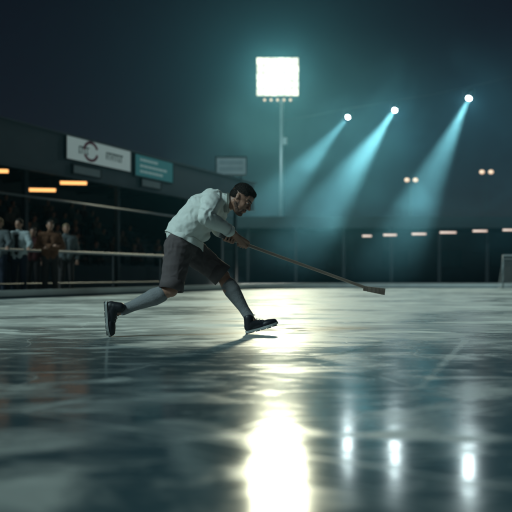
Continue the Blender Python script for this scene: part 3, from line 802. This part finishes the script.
# ================================================================== SPECTATORS
coat_cols = {}
def cloth(name, c):
    if name not in coat_cols: coat_cols[name] = mat(name, c, 0.85, var=0.15, scale=10, spec=0.2)
    return coat_cols[name]
def spectator(loc, rz, label, coat, trousers, hair='hair', pose='rail', shoes='shoe', group='spectators standing behind the rail', vox=0.014):
    t = thing('person', label, 'person', loc, rz, group)          # faces local -y
    sp = 0.1
    hip = [Vector((s * 0.09, 0, 0.92)) for s in (-1, 1)]; kn = [Vector((s * 0.11, -0.03, 0.50)) for s in (-1, 1)]; an = [Vector((s * 0.12, 0.01, 0.09)) for s in (-1, 1)]
    ch = Vector((0, 0.0, 1.30)); shd = [Vector((s * 0.19, 0, 1.42)) for s in (-1, 1)]
    if pose == 'rail': el = [Vector((-0.30, -0.10, 1.18)), Vector((0.32, -0.10, 1.20))]; wr = [Vector((-0.26, -0.34, 1.10)), Vector((0.40, -0.34, 1.12))]
    elif pose == 'folded': el = [Vector((s * 0.29, -0.02, 1.16)) for s in (-1, 1)]; wr = [Vector((0.06, -0.22, 1.18)), Vector((-0.06, -0.24, 1.14))]
    else: el = [Vector((s * 0.27, 0.03, 1.14)) for s in (-1, 1)]; wr = [Vector((s * 0.26, -0.06, 0.90)) for s in (-1, 1)]
    def torso(bm, e):
        capsule(bm, Vector((-0.06, 0, 0.95)), Vector((-0.09, 0, 1.32)), 0.10 + e, 0.105 + e); capsule(bm, Vector((0.06, 0, 0.95)), Vector((0.09, 0, 1.32)), 0.10 + e, 0.105 + e)
        capsule(bm, shd[0], shd[1], 0.065 + e)
        for i in (0, 1): capsule(bm, shd[i], el[i], 0.052 + e, 0.042 + e); capsule(bm, el[i], el[i].lerp(wr[i], 0.9), 0.042 + e, 0.032 + e)
    bm = bmesh.new(); torso(bm, 0)
    for i in (0, 1):
        capsule(bm, hip[i], kn[i], 0.08, 0.055); capsule(bm, kn[i], an[i], 0.055, 0.036)
        d_ = (wr[i] - el[i]).normalized()
        capsule(bm, wr[i], wr[i] + d_ * 0.06, 0.027, 0.034)
        for k in range(4): capsule(bm, wr[i] + d_ * 0.06 + Vector(((k - 1.5) * 0.02, 0, 0)), wr[i] + d_ * 0.11 + Vector(((k - 1.5) * 0.023, 0, -0.03)), 0.0105, 0.009, 5)
        capsule(bm, wr[i] + d_ * 0.03, wr[i] + d_ * 0.06 + Vector(((1 if i == 0 else -1) * 0.045, 0, -0.01)), 0.012, 0.010, 5)
    capsule(bm, Vector((0, 0.01, 1.45)), Vector((0, -0.01, 1.56)), 0.055, 0.05)
    ball(bm, (0, -0.01, 1.66), (0.074, 0.092, 0.115)); ball(bm, (0, -0.05, 1.60), (0.05, 0.05, 0.055)); capsule(bm, Vector((0, -0.10, 1.665)), Vector((0, -0.118, 1.635)), 0.010, 0.013, 6)
    for s in (-1, 1): ball(bm, (s * 0.077, 0.0, 1.65), (0.01, 0.018, 0.03), 8)
    blob('body', bm, 'skin', t, None, 0.010, 2)
    bm = bmesh.new(); torso(bm, 0.022); capsule(bm, Vector((0, 0, 1.42)), Vector((0, 0, 1.50)), 0.07, 0.068)
    blob('coat', bm, coat, t, None, vox, 3, wrinkle=(0.010, (8, 8, 6)))
    bm = bmesh.new(); capsule(bm, hip[0], hip[1], 0.11)
    for i in (0, 1): capsule(bm, hip[i], kn[i], 0.095, 0.073); capsule(bm, kn[i], an[i] + Vector((0, 0, 0.02)), 0.072, 0.058)
    blob('trousers', bm, trousers, t, None, vox, 3, wrinkle=(0.006, (8, 8, 8)))
    bm = bmesh.new(); ball(bm, (0, 0.012, 1.70), (0.082, 0.096, 0.092)); ball(bm, (0, 0.035, 1.65), (0.078, 0.07, 0.09)); blob('hair', bm, hair, t, None, 0.012, 1, wrinkle=(0.004, (30, 30, 30)))
    for s in (-1, 1):
        bm = bmesh.new(); capsule(bm, Vector((s * 0.12, 0.03, 0.045)), Vector((s * 0.13, -0.15, 0.035)), 0.048, 0.040); capsule(bm, Vector((s * 0.12, 0.02, 0.05)), Vector((s * 0.12, 0.02, 0.16)), 0.05, 0.052)
        sh_ = blob('shoe', bm, shoes, t, None, 0.010, 2)
    return t
white_coat = cloth('white_coat', (0.36, 0.41, 0.42)); brown_coat = cloth('brown_coat', (0.12, 0.055, 0.03)); teal_coat = cloth('teal_coat', (0.03, 0.06, 0.07))
grey_coat = cloth('grey_coat', (0.10, 0.115, 0.12)); navy = cloth('navy_trousers', (0.02, 0.025, 0.04)); dark_tr = cloth('dark_trousers', (0.035, 0.03, 0.03)); pale_boot = cloth('pale_boots', (0.35, 0.40, 0.42))
red_coat = cloth('red_coat', (0.07, 0.02, 0.02)); blond = cloth('fair_hair', (0.20, 0.14, 0.08))
def at(px, Y): return Vector(((px - 256) * Y / F, Y, -0.012))
face = GA - PI / 2
s1 = spectator(at(19, 15.9), R(-8), 'spectator in open white jacket and dark trousers resting a hand on the rail', white_coat, navy, shoes=pale_boot)
bm = bmesh.new(); capsule(bm, (0, -0.045, 1.02), (0, -0.05, 1.36), 0.095, 0.085)
blob('jumper', bm, dark_tr, s1, None, 0.012, 2)
s2_ = spectator(at(50, 16.3), R(20), 'spectator in rust brown coat, arms folded, right of the white jacket', brown_coat, dark_tr, pose='folded', shoes=dark_tr)
s3 = spectator(at(-1, 15.6), R(-10), 'spectator in grey coat leaning on the rail, cut by the left edge', grey_coat, navy, hair=blond)
s5 = spectator(at(33, 18.8), R(10), 'spectator in dark red coat back between white jacket and brown coat', red_coat, dark_tr, pose='down', shoes=dark_tr)
s7 = spectator(at(66, 17.4), R(22), 'spectator in dark grey coat just right of and behind the brown coat', grey_coat, dark_tr, pose='down', hair=blond, shoes=dark_tr)

# seated crowd on the benches
def seated(coat, trousers, hair):
    t = thing('person', 'x', 'person', (0, 0, 0), 0, 'seated crowd in the stand')   # sits at z=0 seat height, faces -y
    hip = [Vector((s * 0.09, 0.02, 0.09)) for s in (-1, 1)]; kn = [Vector((s * 0.12, -0.42, 0.10)) for s in (-1, 1)]; an = [Vector((s * 0.12, -0.40, -0.34)) for s in (-1, 1)]
    shd = [Vector((s * 0.18, 0, 0.58)) for s in (-1, 1)]; el = [Vector((s * 0.25, -0.08, 0.32)) for s in (-1, 1)]; wr = [Vector((s * 0.08, -0.30, 0.22)) for s in (-1, 1)]
    def tor(bm, e):
        capsule(bm, Vector((0, 0.02, 0.12)), Vector((0, 0, 0.48)), 0.13 + e, 0.14 + e); capsule(bm, shd[0], shd[1], 0.065 + e)
        for i in (0, 1): capsule(bm, shd[i], el[i], 0.05 + e, 0.04 + e); capsule(bm, el[i], wr[i], 0.04 + e, 0.03 + e)
    bm = bmesh.new(); tor(bm, 0)
    for i in (0, 1): capsule(bm, hip[i], kn[i], 0.075, 0.055); capsule(bm, kn[i], an[i], 0.055, 0.04); capsule(bm, wr[i], wr[i] + Vector((0, -0.07, -0.03)), 0.03, 0.028)
    capsule(bm, Vector((0, 0, 0.6)), Vector((0, -0.02, 0.72)), 0.055, 0.05); ball(bm, (0, -0.02, 0.83), (0.074, 0.092, 0.115)); ball(bm, (0, -0.06, 0.77), (0.05, 0.05, 0.055)); ball(bm, (0, -0.12, 0.81), (0.014, 0.02, 0.02), 6)
    blob('body', bm, 'skin', t, None, 0.018, 2)
    bm = bmesh.new(); tor(bm, 0.025); blob('coat', bm, coat, t, None, 0.02, 2, wrinkle=(0.01, (8, 8, 8)))
    bm = bmesh.new(); capsule(bm, hip[0], hip[1], 0.1)
    for i in (0, 1): capsule(bm, hip[i], kn[i], 0.09, 0.072); capsule(bm, kn[i], an[i], 0.07, 0.06)
    blob('trousers', bm, trousers, t, None, 0.02, 2)
    bm = bmesh.new(); ball(bm, (0, 0.0, 0.87), (0.082, 0.096, 0.09)); ball(bm, (0, 0.02, 0.82), (0.078, 0.07, 0.09)); blob('hair', bm, hair, t, None, 0.016, 1)
    for i in (0, 1):
        bm = bmesh.new(); capsule(bm, an[i] + Vector((0, 0.04, -0.01)), an[i] + Vector((0, -0.13, -0.02)), 0.045, 0.038); blob('shoe', bm, dark_tr, t, None, 0.014, 1)
    return t
kinds = [(seated(teal_coat, dark_tr, M['hair']), 'dark teal coat'), (seated(grey_coat, navy, M['hair']), 'grey coat'),
         (seated(red_coat, dark_tr, blond), 'dark red coat and fair hair'), (seated(brown_coat, navy, M['hair']), 'brown coat'), (seated(white_coat, dark_tr, M['hair']), 'white coat')]
used = [False] * 5
random.seed(21)
rown = ['front', 'second', 'third', 'fourth', 'fifth', 'sixth', 'top']
for k in range(7):
    a = -1.2 + random.random()
    row_ = []
    while a < 12.5:
        i = random.choices(range(5), (5, 4, 3, 3, 1))[0]
        proto, cn = kinds[i]
        t = proto if not used[i] else copy_tree(proto); used[i] = True
        z = 0.55 + 0.36 * k + 0.42 - 0.012; q = gw(a, 1.4 + 0.8 * k + 0.52, z)
        t.location = q; t.rotation_euler = (0, 0, GA + random.uniform(-0.35, 0.35))
        row_.append((t, cn)); a += random.uniform(0.7, 2.6)
    nth = ['leftmost', 'second from left', 'third from left', 'fourth from left', 'fifth from left', 'sixth from left', 'seventh from left', 'eighth from left', 'ninth from left', 'tenth from left', 'eleventh from left', 'twelfth from left']
    for j, (t, cn) in enumerate(row_): t['label'] = 'seated spectator in %s, %s on %s row' % (cn, nth[j], rown[k])

# ================================================================== HAZE
bm = bmesh.new(); box(bm, (6, 36, 12.3), (110, 90, 26.6))
hz = bpy.data.materials.new('haze'); hz.use_nodes = True; n = hz.node_tree; n.nodes.clear()
pv_ = n.nodes.new('ShaderNodeVolumePrincipled'); out = n.nodes.new('ShaderNodeOutputMaterial')
pv_.inputs['Color'].default_value = (0.14, 0.57, 0.86, 1); pv_.inputs['Density'].default_value = 0.0006; pv_.inputs['Anisotropy'].default_value = 0.78
n.links.new(pv_.outputs[0], out.inputs['Volume'])
h_ = obj('haze', bm, hz); h_['kind'] = 'stuff'; h_['label'] = 'teal night haze filling the air over the rink'; h_['category'] = 'haze'

# drifting smoke lit by the beams
bm = bmesh.new(); box(bm, (9, 41, 6.6), (28, 30, 13.2))
sm_ = bpy.data.materials.new('smoke'); sm_.use_nodes = True; n = sm_.node_tree; n.nodes.clear()
pv_ = n.nodes.new('ShaderNodeVolumePrincipled'); out = n.nodes.new('ShaderNodeOutputMaterial')
tc = n.nodes.new('ShaderNodeTexCoord'); nz = n.nodes.new('ShaderNodeTexNoise'); nz.inputs['Scale'].default_value = 0.17; nz.inputs['Detail'].default_value = 4; nz.inputs['Distortion'].default_value = 0.6
n.links.new(tc.outputs['Object'], nz.inputs['Vector'])
mr = n.nodes.new('ShaderNodeMapRange'); mr.interpolation_type = 'SMOOTHSTEP'; mr.inputs[1].default_value = 0.50; mr.inputs[2].default_value = 0.72; mr.inputs[3].default_value = 0; mr.inputs[4].default_value = 0.026
n.links.new(nz.outputs['Fac'], mr.inputs[0])
ba = n.nodes.new('ShaderNodeMath'); ba.operation = 'ADD'; ba.inputs[1].default_value = 0.0055; n.links.new(mr.outputs[0], ba.inputs[0])
# fades out towards the edge of the drift
vl = n.nodes.new('ShaderNodeVectorMath'); vl.operation = 'MULTIPLY'; vl.inputs[1].default_value = (1 / 14, 1 / 15, 1 / 6.6)
vs_ = n.nodes.new('ShaderNodeVectorMath'); vs_.operation = 'SUBTRACT'; vs_.inputs[1].default_value = (9, 41, 6.6)
n.links.new(tc.outputs['Object'], vs_.inputs[0]); n.links.new(vs_.outputs[0], vl.inputs[0])
ln = n.nodes.new('ShaderNodeVectorMath'); ln.operation = 'LENGTH'; n.links.new(vl.outputs[0], ln.inputs[0])
fo = n.nodes.new('ShaderNodeMapRange'); fo.interpolation_type = 'SMOOTHSTEP'; fo.inputs[1].default_value = 0.5; fo.inputs[2].default_value = 1.15; fo.inputs[3].default_value = 1; fo.inputs[4].default_value = 0
n.links.new(ln.outputs['Value'], fo.inputs[0])
mu = n.nodes.new('ShaderNodeMath'); mu.operation = 'MULTIPLY'; n.links.new(ba.outputs[0], mu.inputs[0]); n.links.new(fo.outputs[0], mu.inputs[1])
n.links.new(mu.outputs[0], pv_.inputs['Density']); pv_.inputs['Color'].default_value = (0.24, 0.76, 1.0, 1); pv_.inputs['Anisotropy'].default_value = 0.3
n.links.new(pv_.outputs[0], out.inputs['Volume'])
h_ = obj('smoke', bm, sm_); h_['kind'] = 'stuff'; h_['label'] = 'drifting patches of pale smoke under the three cyan spotlights'; h_['category'] = 'smoke'
